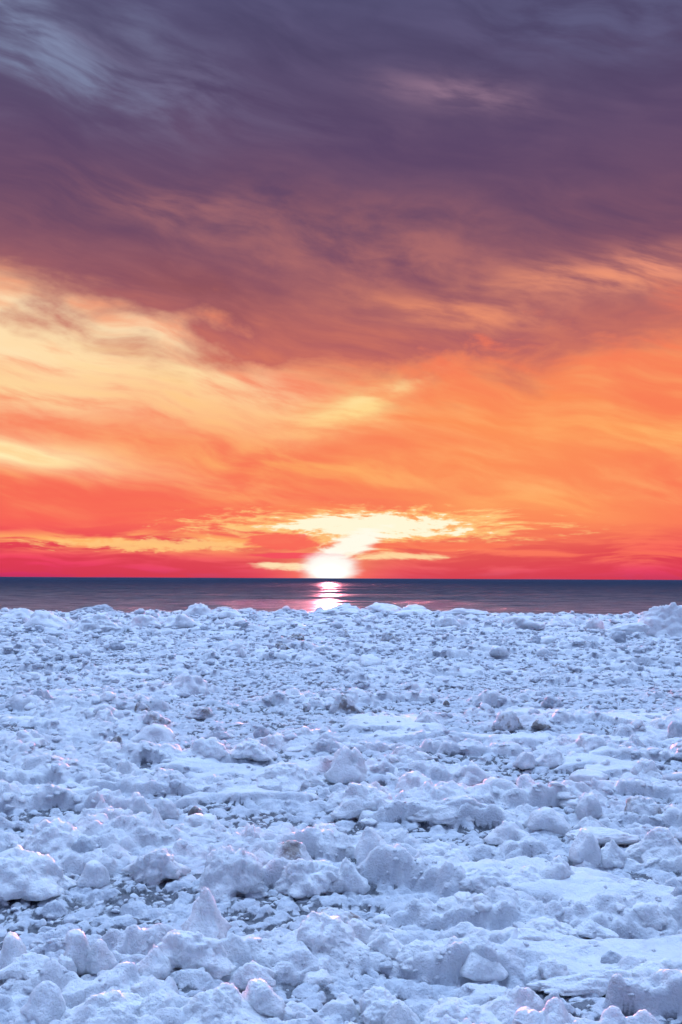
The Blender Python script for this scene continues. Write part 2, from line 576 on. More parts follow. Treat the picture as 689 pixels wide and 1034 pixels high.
def snow_material(name, tint=None, amount=0.0, ground=False, base=SNOW):
    """Crusted granular snow; 'tint' is dirt frozen into the ice in blotches."""
    m, nt, b = new_mat(name)
    p = pos(nt)
    n1 = noise(nt, p, 1.7, 4, 0.6)
    n2 = noise(nt, p, 14.0, 5, 0.6)
    n3 = noise(nt, p, 75.0, 3, 0.65)
    col = mix(nt, n2.step(0.35, 0.7), tuple(c * 0.92 for c in base), base)
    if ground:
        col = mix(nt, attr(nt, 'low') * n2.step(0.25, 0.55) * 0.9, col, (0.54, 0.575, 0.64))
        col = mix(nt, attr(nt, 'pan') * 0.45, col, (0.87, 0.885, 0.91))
    # faint sand blown over the ice
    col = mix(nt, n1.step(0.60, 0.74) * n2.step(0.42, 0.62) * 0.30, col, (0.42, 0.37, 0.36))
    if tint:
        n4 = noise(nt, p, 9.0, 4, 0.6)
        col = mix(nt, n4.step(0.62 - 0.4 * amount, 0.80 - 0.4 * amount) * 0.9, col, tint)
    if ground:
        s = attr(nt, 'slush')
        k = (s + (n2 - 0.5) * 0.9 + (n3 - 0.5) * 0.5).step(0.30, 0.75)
        wet_shade = mix(nt, n2.step(0.4, 0.6), (0.045, 0.052, 0.072), (0.15, 0.158, 0.19))  # dark slush colour, doubling as shade between the lumps
        col = mix(nt, k * 0.9, col, wet_shade)
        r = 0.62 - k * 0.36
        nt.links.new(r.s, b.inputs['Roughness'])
    else:
        b.inputs['Roughness'].default_value = 0.62
    nt.links.new(col.s, b.inputs['Base Color'])
    b.inputs['IOR'].default_value = 1.31
    b.inputs['Subsurface Weight'].default_value = 0.25
    b.inputs['Subsurface Radius'].default_value = (0.75, 0.9, 1.0)
    b.inputs['Subsurface Scale'].default_value = 0.045
    b.inputs['Specular IOR Level'].default_value = 0.5
    bump(nt, b, n3 * 0.5 + n2 * 1.0, 0.8, 0.030)
    return m


MAT_SNOW = snow_material('crusted_snow', base=(0.86, 0.875, 0.90))
MAT_RUBBLE = snow_material('wet_crusted_crumbs', base=(0.70, 0.725, 0.775))
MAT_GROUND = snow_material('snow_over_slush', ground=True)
MAT_DIRTY = snow_material('brown_stained_ice', (0.185, 0.155, 0.14), 0.55)
MAT_STAIN = snow_material('lightly_stained_ice', (0.26, 0.215, 0.20), 0.35)
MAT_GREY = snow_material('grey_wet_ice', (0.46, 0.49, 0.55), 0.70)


def build_ground():
    rows = np.concatenate([np.linspace(-14, 2.0, 40)[:-1], 2.0 * np.exp(np.linspace(0, math.log(50.5 / 2.0), 1560))])
    inner = np.linspace(-1, 1, 840)
    out = np.geomspace(1.0, 60.0, 40)[1:]
    u = np.concatenate([-out[::-1], inner, out])
    half = np.maximum(0.50 * rows + 0.6, 1.8)
    k = np.minimum(np.abs(u), 1)[None, :] * half[:, None]
    ext = np.clip(np.abs(u) - 1, 0, None)[None, :] * np.where(rows > 0, 1.6, 1.6)[:, None]
    X = np.sign(u)[None, :] * (k + ext)
    Y = np.repeat(rows[:, None], len(u), 1)
    cell = np.maximum(half[:, None] * 2 / 840, np.where(ext > 0, 0.3, 0)) + np.zeros_like(X)
    cell = np.where(Y < 1.9, 0.4, cell)
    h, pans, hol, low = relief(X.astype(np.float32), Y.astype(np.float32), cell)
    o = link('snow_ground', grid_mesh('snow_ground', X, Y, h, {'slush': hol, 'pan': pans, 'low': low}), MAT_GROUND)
    o['kind'] = 'structure'
    return o


def build_water():
    rows = 40.0 * np.exp(np.linspace(0, math.log(60000 / 40.0), 760))
    u = np.concatenate([-np.geomspace(1.0, 6.0, 24)[1:][::-1], np.linspace(-1, 1, 420), np.geomspace(1.0, 6.0, 24)[1:]])
    half = 0.55 * rows + 4
    X = u[None, :] * half[:, None]
    Y = np.repeat(rows[:, None], len(u), 1)
    x, y = X.astype(np.float32), Y.astype(np.float32)
    a = np.clip(y / 60 - 0.72, 0.04, 1.0)
    z = 0
    for wl, amp, seed in ((14.0, 0.17, 81), (6.0, 0.10, 82), (2.6, 0.055, 83)):
        g = np.clip(1.5 - (0.011 * y) / (wl * 0.22), 0, 1)
        wx = x + 0.35 * wl * perlin2(x / (wl * 2), y / (wl * 2), seed + 5)
        n = perlin2(wx / (wl * 2.6), y / wl, seed)
        z = z + amp * g * (1 - 2 * np.abs(n)) * a
    o_me = grid_mesh('water', X, Y, WATER_Z + z)
    m, nt, b = new_mat('cold_sea_water')
    p = pos(nt)
    sp = nt.nodes.new('ShaderNodeSeparateXYZ')
    nt.links.new(p.s, sp.inputs[0])
    px, py = S(nt, sp.outputs[0]), S(nt, sp.outputs[1])
    n1 = noise(nt, vec(nt, px * 0.35, py * 0.9), 1.0, 6, 0.65)
    n2 = noise(nt, vec(nt, px * 0.02, py * 0.05), 1.0, 5, 0.6)
    b.inputs['Base Color'].default_value = (0.050, 0.062, 0.100, 1)
    b.inputs['IOR'].default_value = 1.333
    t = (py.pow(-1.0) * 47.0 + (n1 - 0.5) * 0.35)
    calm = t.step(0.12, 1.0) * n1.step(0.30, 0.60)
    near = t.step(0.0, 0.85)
    film_sheen = mix(nt, near * (0.45 + n1.step(0.42, 0.60) * 0.55), (0.042, 0.056, 0.098), (0.27, 0.27, 0.305))  # paler shoreward: thin ice film, plus water sheen painted into the base colour
    film_sheen = mix(nt, n1.step(0.5, 0.7) * 0.35, film_sheen, (0.10, 0.10, 0.13))
    nt.links.new(film_sheen.s, b.inputs['Base Color'])
    nt.links.new((calm * 0.022).s, b.inputs['Specular IOR Level'])
    nt.links.new((calm * -0.20 + 0.45).s, b.inputs['Roughness'])
    bump(nt, b, n1 * 1.0 + n2 * 3.0, 1.0, 2.5)
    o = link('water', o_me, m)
    o['kind'] = 'structure'


build_ground()
build_water()

# ------------------------------------------------------------------ ice lumps
_ICO = {}


def ico(sub):
    if sub not in _ICO:
        bm = bmesh.new()
        bmesh.ops.create_icosphere(bm, subdivisions=sub, radius=1.0)
        co = np.array([v.co[:] for v in bm.verts], np.float32)
        co /= np.linalg.norm(co, axis=1)[:, None]
        fa = np.array([[v.index for v in f.verts] for f in bm.faces], np.int32)
        bm.free()
        _ICO[sub] = (co, fa)
    return _ICO[sub]


def rot_z(a):
    c, s = math.cos(a), math.sin(a)
    return np.array([[c, -s, 0], [s, c, 0], [0, 0, 1]], np.float32)


def rot_axis(ax, a):
    return np.array(Matrix.Rotation(a, 3, Vector(ax)), np.float32)


# planes: facets; sharp: how crisp they are; caps: how many rounded lumps grow on it; rough: crust; taper: pinch towards the top
KINDS = dict(
    dome=dict(planes=7, sharp=6, caps=16, cap_h=0.20, rough=0.095, taper=0.20),
    smooth=dict(planes=5, sharp=6, caps=0, cap_h=0.0, rough=0.04, taper=0.10),
    mound=dict(planes=6, sharp=5, caps=34, cap_h=0.30, rough=0.105, taper=0.30),
    cluster=dict(planes=6, sharp=6, caps=24, cap_h=0.42, rough=0.12, taper=0.15),
    block=dict(planes=11, sharp=12, caps=8, cap_h=0.09, rough=0.115, taper=0.05),
    slab=dict(planes=9, sharp=10, caps=6, cap_h=0.05, rough=0.07, taper=0.0),
    peak=dict(planes=8, sharp=8, caps=12, cap_h=0.14, rough=0.115, taper=0.72),
    shard=dict(planes=10, sharp=14, caps=3, cap_h=0.05, rough=0.07, taper=0.35),
    stone=dict(planes=10, sharp=11, caps=0, cap_h=0.0, rough=0.035, taper=0.12),
)


def chunk_shape(kind, seed, sub):
    """Unit-size lump (about -1..1) as displaced directions."""
    k = KINDS[kind]
    rng = np.random.RandomState(seed)
    d, fa = ico(sub)
    n = rng.normal(size=(k['planes'], 3))
    n /= np.linalg.norm(n, axis=1)[:, None]
    off = rng.uniform(0.62, 1.0, k['planes'])
    p = k['sharp']
    dots = np.clip(d @ n.T, 0, None) / off
    r = (np.sum(dots ** p, axis=1) + 1.0) ** (-1.0 / p)
    if k['caps']:
        c = rng.normal(size=(k['caps'], 3))
        c[:, 2] = np.abs(c[:, 2]) * 0.9 - 0.25
        c /= np.linalg.norm(c, axis=1)[:, None]
        ang = rng.uniform(0.28, 0.75, k['caps'])
        cosd = np.clip(d @ c.T, -1, 1)
        wob = fbm3(d * 2.6 + seed % 89, 2, seed)
        a = np.arccos(cosd) * (1 + 0.22 * wob[:, None])
        b = np.sqrt(np.clip(1 - (a / ang) ** 2, 0, 1)) * (ang / 0.75) ** 0.7 * rng.uniform(0.5, 1.0, k['caps'])
        r = r * (1 + k['cap_h'] * (b.max(axis=1) * 1.3 - 0.3))
    r = r * (1 + 0.16 * fbm3(d * 1.3 + seed % 71, 2, seed + 7))
    if sub == 2:
        r = r * (1 + 0.20 * vnoise3(d * 3.1 + seed % 53, seed + 3))
    if sub >= 3:
        f1 = fbm3(d * 4.2 + seed % 53, 3 if sub >= 4 else 2, seed + 3)
        r = r * (1 + k['rough'] * f1 + k['rough'] * 0.9 * (np.abs(vnoise3(d * 6.5 + seed % 31, seed + 9)) - 0.3))
    if sub >= 4:
        r = r * (1 + k['rough'] * 0.28 * fbm3(d * 17.0 + seed % 37, 2, seed + 5))
    v = d * r[:, None]
    t = np.clip((v[:, 2] + 0.35) / 1.3, 0, 1)
    s = 1 - k['taper'] * t
    ax = rng.uniform(-0.3, 0.3)
    v = np.stack([v[:, 0] * s + ax * k['taper'] * t, v[:, 1] * s, v[:, 2]], -1)
    return v.astype(np.float32), fa


def height_at(x, y):
    h, p, hol, low = relief(np.array([x], np.float32), np.array([y], np.float32), np.array([0.02], np.float32))
    return float(h[0])


def macro_at(x, y):
    return float(macro(np.array([x]), np.array([y]))[0])


def ground_point(px, py):
    """Where the line of sight through a photograph pixel meets the broad shape of the ice."""
    d = px_dir(px, py)
    k = np.exp(np.linspace(math.log(2.5), math.log(49.0), 700))
    t = k / d.y
    z = CAM_H + d.z * t
    m = macro((d.x * t).astype(np.float32), k.astype(np.float32))
    below = np.nonzero(z <= m)[0]
    i = below[0] if len(below) else len(k) - 25
    return d.x * t[i], k[i], float(m[i])


CHUNKS = []        # (x, y, half width) of every separate lump, so the loose rubble keeps clear of them
TAKEN = []


def ice_thing(name, label, cat, group, kind, px, py, w, h, mat=None, seed=None, tilt=0.0, lean=0.0, depth=0.8, yaw=None, sink=0.36):
    """A lump standing where its foot (px, py) is seen, w x h photograph pixels in size."""
    seed = seed if seed is not None else (int(px * 131 + py * 17) % 99991)
    rng = random.Random(seed)
    x, y, z = ground_point(px, py)
    dist = math.hypot(y, CAM_H - z)
    W, H = w * dist / FPX, h * dist / FPX * ((0.95 if py < 840 else 0.84) if kind not in ('stone', 'shard') else 1.0)
    hw = W / 2
    sub = 5 if w > 44 else (4 if w > 13 else 3)
    v, fa = chunk_shape(kind, seed, sub)
    yw = yaw if yaw is not None else rng.uniform(0, 6.28)
    v = v @ rot_z(yw).T
    lo, hi = v.min(0), v.max(0)
    v = (v - (lo + hi) / 2) / ((hi - lo) / 2)
    hz = H / (2 * (1 - sink))
    v = v * np.array([hw, max(hw * depth, hz * 0.7), hz], np.float32)
    if kind not in ('stone', 'slab', 'shard'):
        # snow drifted against the foot
        t = (v[:, 2] - v[:, 2].min()) / (v[:, 2].max() - v[:, 2].min())
        q = np.clip((sink + 0.34 - t) / 0.34, 0, 1.4) ** 1.6
        ang = np.arctan2(v[:, 1], v[:, 0])
        q = q * (1 + 0.5 * np.sin(ang * 3 + seed) + 0.3 * np.sin(ang * 7 + seed * 2))
        f = 0.9 * (1 + 0.30 * np.clip(q, 0, 2))
        v[:, 0] *= f
        v[:, 1] *= f
    if tilt:
        v = v @ rot_axis((0, 1, 0), R(tilt)).T
    if lean:
        v = v @ rot_axis((1, 0, 0), R(lean)).T
    top, bot = v[:, 2].max(), v[:, 2].min()
    v[:, 2] -= bot + (top - bot) * sink
    z = z + 0.02 * float(sstep(-0.06, 0.22, banks(np.array([x], np.float32), np.array([y], np.float32)))[0]) * (1 if y < 30 else 0.5)
    me = bpy.data.meshes.new(name)
    raw_mesh(me, v, fa)
    o = link(name, me, mat or MAT_SNOW)
    o.location = (x, y + hw * depth * 0.5, z)
    o['label'] = label
    o['category'] = cat
    if group:
        o['group'] = group
    TAKEN.append((x, y + hw * depth * 0.5, hw, px, py, w, h, label))
    return o


G_EDGE = "ice mounds piled along the water's edge"
G_ICE = 'ice chunks strewn over the frozen shore'
D, T, Y = MAT_DIRTY, MAT_STAIN, MAT_GREY
# name, kind, foot x, foot y, width, height (photograph pixels), material, label, options
MARKS = [
    # --- the ridge against the water
    ('ice_mound', 'cluster', 674, 641, 64, 34, None, 'tallest ragged ice mound on the ridge, breaking the waterline at the far edge', dict(depth=0.7)),
    ('sloping_ice', 'slab', 628, 642, 62, 11, None, 'long ice slab sloping up to the tallest ragged mound by the water', dict(tilt=-10, depth=0.35, yaw=0.1)),
    ('ice_boulder', 'block', 626, 648, 17, 11, Y, 'dark grey ice boulder tucked under the long sloping slab', {}),
    ('ice_mound', 'dome', 602, 637, 20, 14, None, 'round white ice mound in front of the low end of the sloping slab', {}),
    ('ice_mound', 'cluster', 201, 622, 34, 14, None, 'peaked blue-grey ice mound standing up into the water, beside the sun glitter', {}),
    ('ice_mound', 'mound', 233, 623, 26, 9, None, 'low ice mound running down from the peaked blue-grey mound at the waterline', {}),
    ('ice_mound', 'cluster', 96, 618, 48, 10, Y, 'low blue-grey ice crest standing dark against the water, behind the broad pale mound', dict(depth=0.4)),
    ('ice_mound', 'mound', 45, 634, 44, 18, None, 'broad pale ice mound with rounded top, set just in front of the waterline crest', {}),
    ('ice_mound', 'cluster', 94, 637, 50, 18, None, 'wide lumpy ice mound with dark hollows beneath, next to the broad pale mound', {}),
    ('ice_mound', 'dome', 143, 632, 34, 12, None, 'pale ice mound with soft dome, between the lumpy hollowed mound and the grey-backed hump', {}),
    ('ice_mound', 'mound', 182, 633, 38, 14, None, 'grey-backed ice hump in front of the peaked mound at the waterline', {}),
    ('ice_mound', 'cluster', 346, 619, 50, 10, None, 'pinkish ice mound directly under the setting sun', {}),
    ('ice_mound', 'cluster', 386, 618, 44, 10, None, 'lumpy ice crest at the waterline just past the pinkish mound under the sun', {}),
    ('ice_mound', 'cluster', 421, 619, 40, 9, None, 'pointed end of the ice crest where the ridge drops to open water', {}),
    ('ice_mound', 'mound', 470, 621, 64, 7, None, 'long low line of ice along the waterline beyond the pointed crest', dict(depth=0.3)),
    ('ice_mound', 'mound', 450, 634, 30, 13, None, 'rounded ice mound standing in front of the long low waterline ice', {}),
    ('ice_mound', 'cluster', 530, 634, 44, 12, None, 'broad lumpy ice mound beyond the gap, below the pale reflection on the water', {}),
    ('ice_mound', 'mound', 566, 633, 30, 10, None, 'small pale mound between the broad lumpy mound and the round white one', {}),
    ('ice_mound', 'mound', 20, 624, 40, 10, None, 'grey ice hump on the ridge at the very end of the shore, against the water', {}),
    ('ice_mound', 'mound', 288, 632, 40, 9, None, 'low ice swell below the brightest glitter on the water, before the brown-stained chunks', {}),
    # --- behind the middle
    ('ice_shard', 'shard', 39, 654, 18, 8, None, 'bright white tilted ice shard lying alone below the broad pale mound', dict(tilt=24)),
    ('ice_shard', 'peak', 100, 652, 9, 9, None, 'small upright gleaming white ice shard beside a flat grey slab', {}),
    ('ice_shard', 'shard', 125, 649, 7, 6, None, 'tiny gleaming ice shard at the far corner of the flat grey slab', {}),
    ('flat_ice', 'slab', 116, 655, 22, 7, Y, 'flat grey ice slab lying between two gleaming white shards', dict(depth=0.5)),
    ('ice_chunk', 'block', 299, 648, 18, 9, D, 'brown-stained ice chunk on the slope below the sun, upper of two', {}),
    ('ice_chunk', 'block', 284, 656, 16, 7, D, 'brown-stained ice chunk on the slope below the sun, lower of two', {}),
    ('ice_chunk', 'dome', 345, 644, 16, 8, T, 'faintly brown ice lump in front of the pinkish mound under the sun', {}),
    ('ice_chunk', 'dome', 394, 647, 18, 9, T, 'dirty rounded ice lump in front of the lumpy waterline crest', {}),
    ('ice_chunk', 'dome', 501, 657, 20, 9, Y, 'grey ice lump on the rubble before the long low waterline ice', {}),
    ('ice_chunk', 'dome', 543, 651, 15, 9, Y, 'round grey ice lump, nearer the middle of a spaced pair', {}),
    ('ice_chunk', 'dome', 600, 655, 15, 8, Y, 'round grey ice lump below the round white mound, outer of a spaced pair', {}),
    ('ice_chunk', 'cluster', 556, 684, 22, 11, None, 'knobbly white ice lump alone on the flat rubble below the spaced grey pair', {}),
    ('ice_chunk', 'cluster', 190, 699, 44, 20, None, 'broad white heap of ice with a rounded top, alone behind the stained pieces', {}),
    ('ice_chunk', 'cluster', 38, 713, 28, 15, Y, 'grey-footed ice lump beside a small brown-topped lump', {}),
    ('ice_chunk', 'block', 90, 712, 18, 9, D, 'small brown-topped ice lump in a hollow near the grey-footed lump', {}),
    ('ice_chunk', 'dome', 51, 720, 14, 10, None, 'small white ice lump between the grey-footed and brown-topped lumps', {}),
    ('ice_chunk', 'mound', 105, 731, 28, 14, None, 'white ice lump in front of the small brown-topped lump', {}),
    ('ice_chunk', 'block', 143, 722, 16, 12, D, 'dark brown ice piece standing behind the tilted boulder with brown underside', {}),
    ('ice_chunk', 'block', 154, 733, 26, 14, T, 'tilted ice boulder with a smooth white top and brown underside', dict(tilt=-12)),
    ('ice_chunk', 'smooth', 156, 747, 40, 15, None, 'wide smooth ice dome in front of the tilted boulder with brown underside', {}),
    ('ice_chunk', 'cluster', 27, 752, 36, 14, None, 'spread ice lump with a grey foot, near the edge before the small stained block', {}),
    ('ice_chunk', 'block', 117, 752, 12, 8, D, 'small brown stained block wedged between the smooth dome and the low ridge of ice', {}),
    ('ice_chunk', 'mound', 105, 765, 38, 14, None, 'low ridge of ice lumps with a dark undercut, behind the squarish white block', {}),
    ('ice_chunk', 'block', 129, 787, 27, 17, None, 'squarish white ice block with a rounded knob, standing on smooth snow', dict(seed=4)),
    ('ice_chunk', 'block', 203, 723, 24, 9, T, 'flat dirty ice lump with tan stains, on the rubble behind the dark tilted chunk', {}),
    ('stone', 'stone', 310, 718, 8, 6, D, 'small brown stone lying alone on the grey rubble', {}),
    ('ice_chunk', 'stone', 264, 745, 17, 10, Y, 'dark grey tilted ice chunk standing out from white snow', dict(tilt=-18)),
    ('ice_chunk', 'dome', 221, 744, 20, 10, Y, 'grey rounded ice lump a short way left of the dark grey tilted chunk', {}),
    ('ice_chunk', 'cluster', 206, 766, 44, 17, None, 'white lumpy ice heap in front of the grey rounded lump', {}),
    ('ice_chunk', 'cluster', 252, 766, 46, 18, None, 'white ice heap below the dark grey tilted chunk', {}),
    ('ice_chunk', 'mound', 300, 750, 52, 12, None, 'long low ice bank with a dark undercut, beside the dark grey tilted chunk', dict(depth=0.4)),
    ('ice_chunk', 'cluster', 351, 788, 42, 34, None, 'tall lumpy ice block with a round knob on top, alone in the middle', dict(seed=11)),
    ('ice_chunk', 'mound', 286, 795, 64, 20, None, 'broad white mound of ice left of the tall lumpy knobbed block', {}),
    ('ice_chunk', 'cluster', 348, 718, 28, 17, T, 'brown stained ice lump with a pointed tip, in the middle of the rubble', {}),
    ('stone', 'stone', 374, 721, 6, 4, D, 'tiny dark stone in front of the brown pointed lump, nearer one of two', {}),
    ('stone', 'stone', 379, 719, 5, 3.5, D, 'tiny dark stone in front of the brown pointed lump, outer one of two', {}),
    ('stone', 'stone', 451, 713, 7, 4.5, D, 'dark flat stone half buried in open rubble, far from other stones', {}),
    ('stone', 'stone', 498, 708, 8, 5, D, 'dark brown stone behind the big grey-brown lump', {}),
    ('ice_chunk', 'dome', 431, 734, 24, 15, None, 'rounded white ice lump with grey front below the dark flat stone', {}),
    ('ice_chunk', 'mound', 514, 736, 30, 18, T, 'big grey-brown ice lump standing on flat rubble beside a dark hollow', {}),
    ('ice_chunk', 'dome', 548, 736, 18, 8, D, 'dark hollowed ice lump just beside the big grey-brown lump', {}),
    ('ice_chunk', 'dome', 559, 713, 20, 10, Y, 'ice lump with a dark hollow below, behind the big grey-brown lump', {}),
    ('ice_boulder', 'smooth', 685, 748, 18, 19, Y, 'smooth grey rounded ice boulder cut by the edge of the picture', {}),
    ('ice_chunk', 'dome', 599, 759, 32, 15, None, 'rounded white ice lump on a snow bank, behind the arched slab', {}),
    ('ice_chunk', 'peak', 641, 754, 17, 12, None, 'small pointed white ice lump behind the jagged cluster', {}),
    ('ice_chunk', 'mound', 572, 755, 46, 13, None, 'long white snow bank with a dark notch, beside the rounded lump behind the arched slab', dict(depth=0.5)),
    ('ice_chunk', 'dome', 532, 774, 20, 12, None, 'ice lump with a shadowed face, behind the block with a bright rim', {}),
    ('ice_chunk', 'dome', 557, 772, 26, 14, None, 'low white ice lump paired with the shadow-faced lump', {}),
    ('ice_chunk', 'cluster', 653, 786, 28, 16, None, 'jagged cluster of small ice points in front of the small pointed lump', {}),
    ('ice_chunk', 'slab', 597, 793, 40, 14, None, 'arched ice slab with grey underside bridging the snow', dict(lean=-8)),
    ('ice_chunk', 'mound', 415, 768, 42, 12, None, 'long ledge of ice with a dark crack beneath, behind the big faceted dome', dict(depth=0.5)),
    ('ice_chunk', 'block', 421, 804, 42, 20, None, 'big smooth faceted ice dome in the row of boulders', dict(seed=21, depth=0.9)),
    ('ice_chunk', 'cluster', 380, 812, 32, 20, None, 'lumpy ice between the tall knobbed block and the big faceted dome', {}),
    ('ice_chunk', 'smooth', 506, 808, 40, 19, None, 'smooth domed ice slab in the row of boulders, beside the bright-rimmed block', {}),
    ('ice_chunk', 'block', 534, 806, 24, 19, None, 'ice block with a bright curved rim and shadowed front', {}),
    ('ice_chunk', 'cluster', 480, 789, 36, 18, None, 'knot of rounded ice lumps behind the smooth domed slab', {}),
    ('ice_chunk', 'dome', 450, 813, 28, 16, None, 'rounded ice lump between the big faceted dome and the smooth domed slab', {}),
    # --- nearer
    ('ice_chunk', 'peak', 102, 826, 24, 20, None, 'pointed white ice lump above a dark hollow, behind the large wide mound', {}),
    ('ice_chunk', 'dome', 121, 834, 26, 13, None, 'shaded ice lump in front of the pointed lump above the dark hollow', {}),
    ('ice_chunk', 'peak', 156, 838, 21, 18, None, 'sharp-tipped ice piece near the brown stone on the snow', {}),
    ('ice_chunk', 'block', 139, 822, 26, 20, None, 'upright flat-topped ice block behind the sharp-tipped piece', {}),
    ('ice_chunk', 'block', 166, 824, 24, 18, None, 'upright ice block between the flat-topped block and the brown stone', {}),
    ('stone', 'stone', 197, 826, 15, 11, D, 'grey-brown stone resting on white snow lumps, largest of the stones', {}),
    ('ice_chunk', 'cluster', 202, 842, 40, 18, None, 'white ice lumps on which the largest stone rests', dict(depth=0.9)),
    ('ice_mound', 'mound', 52, 864, 78, 34, None, 'large wide snow mound with a grey hollow at its foot', {}),
    ('ice_chunk', 'dome', 82, 863, 24, 18, Y, 'grey-footed round lump at the end of the large wide mound', {}),
    ('ice_mound', 'mound', 12, 902, 90, 42, None, 'big smooth snow boulder cut by the edge, sloping to a grey foot', dict(seed=3)),
    ('ice_chunk', 'smooth', 95, 890, 27, 20, None, 'round white snow ball in front of the large wide mound', {}),
    ('ice_mound', 'cluster', 154, 886, 56, 30, None, 'lumpy snow mound between the round snow ball and the tall peaked mound', {}),
    ('ice_mound', 'cluster', 232, 900, 66, 46, None, 'tall peaked snow mound with a grey undercut, beside the twig-like dark crack', {}),
    ('ice_chunk', 'cluster', 252, 862, 32, 28, None, 'pointed snow lump just behind the tall peaked mound', {}),
    ('ice_chunk', 'mound', 290, 876, 44, 24, T, 'brownish-grey hollow lump behind the long lumpy bank', {}),
    ('ice_chunk', 'peak', 262, 875, 30, 18, None, 'pointed white lump between the tall peaked mound and the brownish hollow lump', {}),
    ('ice_mound', 'cluster', 312, 899, 62, 30, None, 'long lumpy snow bank with grey underside, next to the tall peaked mound', {}),
    ('ice_mound', 'cluster', 350, 893, 36, 28, None, 'rounded double lump of snow closing the lumpy bank, below the upright disc', {}),
    ('ice_chunk', 'smooth', 376, 866, 33, 33, None, 'smooth upright disc of ice standing like a round tombstone', dict(depth=0.5, seed=8)),
    ('ice_mound', 'mound', 326, 853, 56, 20, None, 'wide white snow bank behind the upright disc and the brownish lump', {}),
    ('ice_mound', 'cluster', 375, 822, 60, 26, None, 'wide knobbly bank of ice behind the upright disc', {}),
    ('ice_mound', 'mound', 462, 826, 90, 18, None, 'long bank of ice with a dark undercut below the row of boulders', dict(depth=0.4)),
    ('ice_mound', 'cluster', 442, 880, 66, 28, None, 'sprawling cluster of snow lumps beside the upright disc', {}),
    ('ice_chunk', 'mound', 485, 900, 56, 20, None, 'low wide lump of snow with dark shadow beneath, before the sprawling cluster', {}),
    ('ice_chunk', 'mound', 518, 850, 40, 20, None, 'grey-bottomed snow lump behind the sprawling cluster', {}),
    ('ice_chunk', 'block', 596, 825, 27, 20, None, 'rounded ice boulder with smooth grey face above the dark hollow', {}),
    ('ice_chunk', 'smooth', 555, 838, 40, 20, None, 'white dome of ice beside the dark hollow', {}),
    ('ice_chunk', 'peak', 598, 842, 32, 18, None, 'wedge of white ice in front of the smooth grey-faced boulder', {}),
    ('ice_chunk', 'cluster', 652, 828, 36, 19, T, 'brown-stained cluster of ice lumps beside the white wedge', {}),
    ('ice_chunk', 'slab', 612, 850, 74, 13, None, 'long overhanging ice ledge with a dark cave beneath', dict(depth=0.4, yaw=0.05)),
    ('ice_chunk', 'shard', 592, 872, 30, 27, None, 'upright jagged ice block in front of the overhanging ledge', dict(seed=31)),
    ('ice_chunk', 'peak', 620, 872, 32, 22, None, 'pointed snow lump leaning beside the upright jagged block', {}),
    ('ice_mound', 'block', 668, 868, 54, 32, None, 'large cracked ice block at the end of the overhanging ledge', dict(seed=12)),
    ('ice_chunk', 'cluster', 563, 894, 40, 25, None, 'cone-shaped snow lump on a low shelf before the upright jagged block', {}),
    ('ice_chunk', 'mound', 530, 898, 56, 17, None, 'low white shelf of snow joined to the cone-shaped lump', {}),
    ('ice_chunk', 'mound', 646, 908, 50, 15, None, 'low snow lump on smooth snow in front of the large cracked block', {}),
    ('ice_boulder', 'dome', 687, 918, 14, 18, Y, 'dark grey ice lump cut by the edge, beyond the low snow lump', {}),
    # --- nearest
    ('ice_chunk', 'smooth', 77, 974, 27, 31, None, 'tall rounded snow lump, bigger of a touching pair', dict(seed=14)),
    ('ice_chunk', 'smooth', 99, 975, 25, 26, None, 'rounded snow lump, shorter of a touching pair', {}),
    ('ice_chunk', 'block', 64, 983, 20, 18, None, 'small squared snow block in front of the touching pair of rounded lumps', {}),
    ('ice_chunk', 'smooth', 12, 976, 24, 32, None, 'upright snow lump with a dark hollow at its foot, near the edge', {}),
    ('ice_chunk', 'mound', 26, 990, 44, 18, None, 'sloping snow lump between the small squared block and the edge', {}),
    ('ice_chunk', 'peak', 153, 982, 36, 26, None, 'shaded snow cone between the touching pair and the tall pyramid', {}),
    ('ice_mound', 'smooth', 45, 1027, 40, 32, None, 'round snow boulder on the nearest snow bank', dict(seed=6)),
    ('ice_mound', 'mound', 112, 1040, 76, 28, None, 'broad smooth snow mound beside the round boulder on the nearest bank', {}),
    ('ice_chunk', 'block', 160, 1032, 40, 26, None, 'snow block with a grey broken corner on the nearest bank', {}),
    ('ice_mound', 'peak', 205, 956, 42, 58, None, 'tall pyramid of snow, the sharpest peak nearby', dict(seed=17, depth=0.9)),
    ('ice_mound', 'cluster', 190, 978, 72, 32, None, 'knobbly snow base in front of the tall pyramid', {}),
    ('ice_mound', 'mound', 322, 968, 84, 40, None, 'broad domed snow mound with dark slush along its foot', {}),
    ('ice_chunk', 'mound', 342, 938, 50, 16, T, 'dull tan-tinted slab lying on the broad domed mound', {}),
    ('ice_chunk', 'mound', 256, 994, 38, 20, None, 'snow lump beside the dark slush below the broad domed mound', {}),
    ('ice_mound', 'mound', 216, 1040, 80, 34, None, 'wide rounded snow mound at the bottom, beside the block with the broken corner', {}),
    ('ice_chunk', 'dome', 264, 1028, 42, 30, None, 'rounded snow lump joined to the wide rounded mound at the bottom', {}),
    ('ice_chunk', 'block', 361, 948, 28, 18, None, 'small block of snow at the end of the smooth pan, left of the pointed one', {}),
    ('ice_chunk', 'peak', 389, 950, 30, 15, None, 'pointed snow lump lying on the edge of the smooth pan', {}),
    ('ice_chunk', 'dome', 392, 968, 34, 18, None, 'shaded snow lump in front of the pointed lump on the smooth pan', {}),
    ('ice_chunk', 'mound', 430, 976, 54, 18, None, 'snow bank between the shaded lump and the smooth rounded block', {}),
    ('ice_chunk', 'smooth', 487, 984, 36, 20, None, 'smooth rounded snow block on a snow bank by the smooth pan', dict(seed=9)),
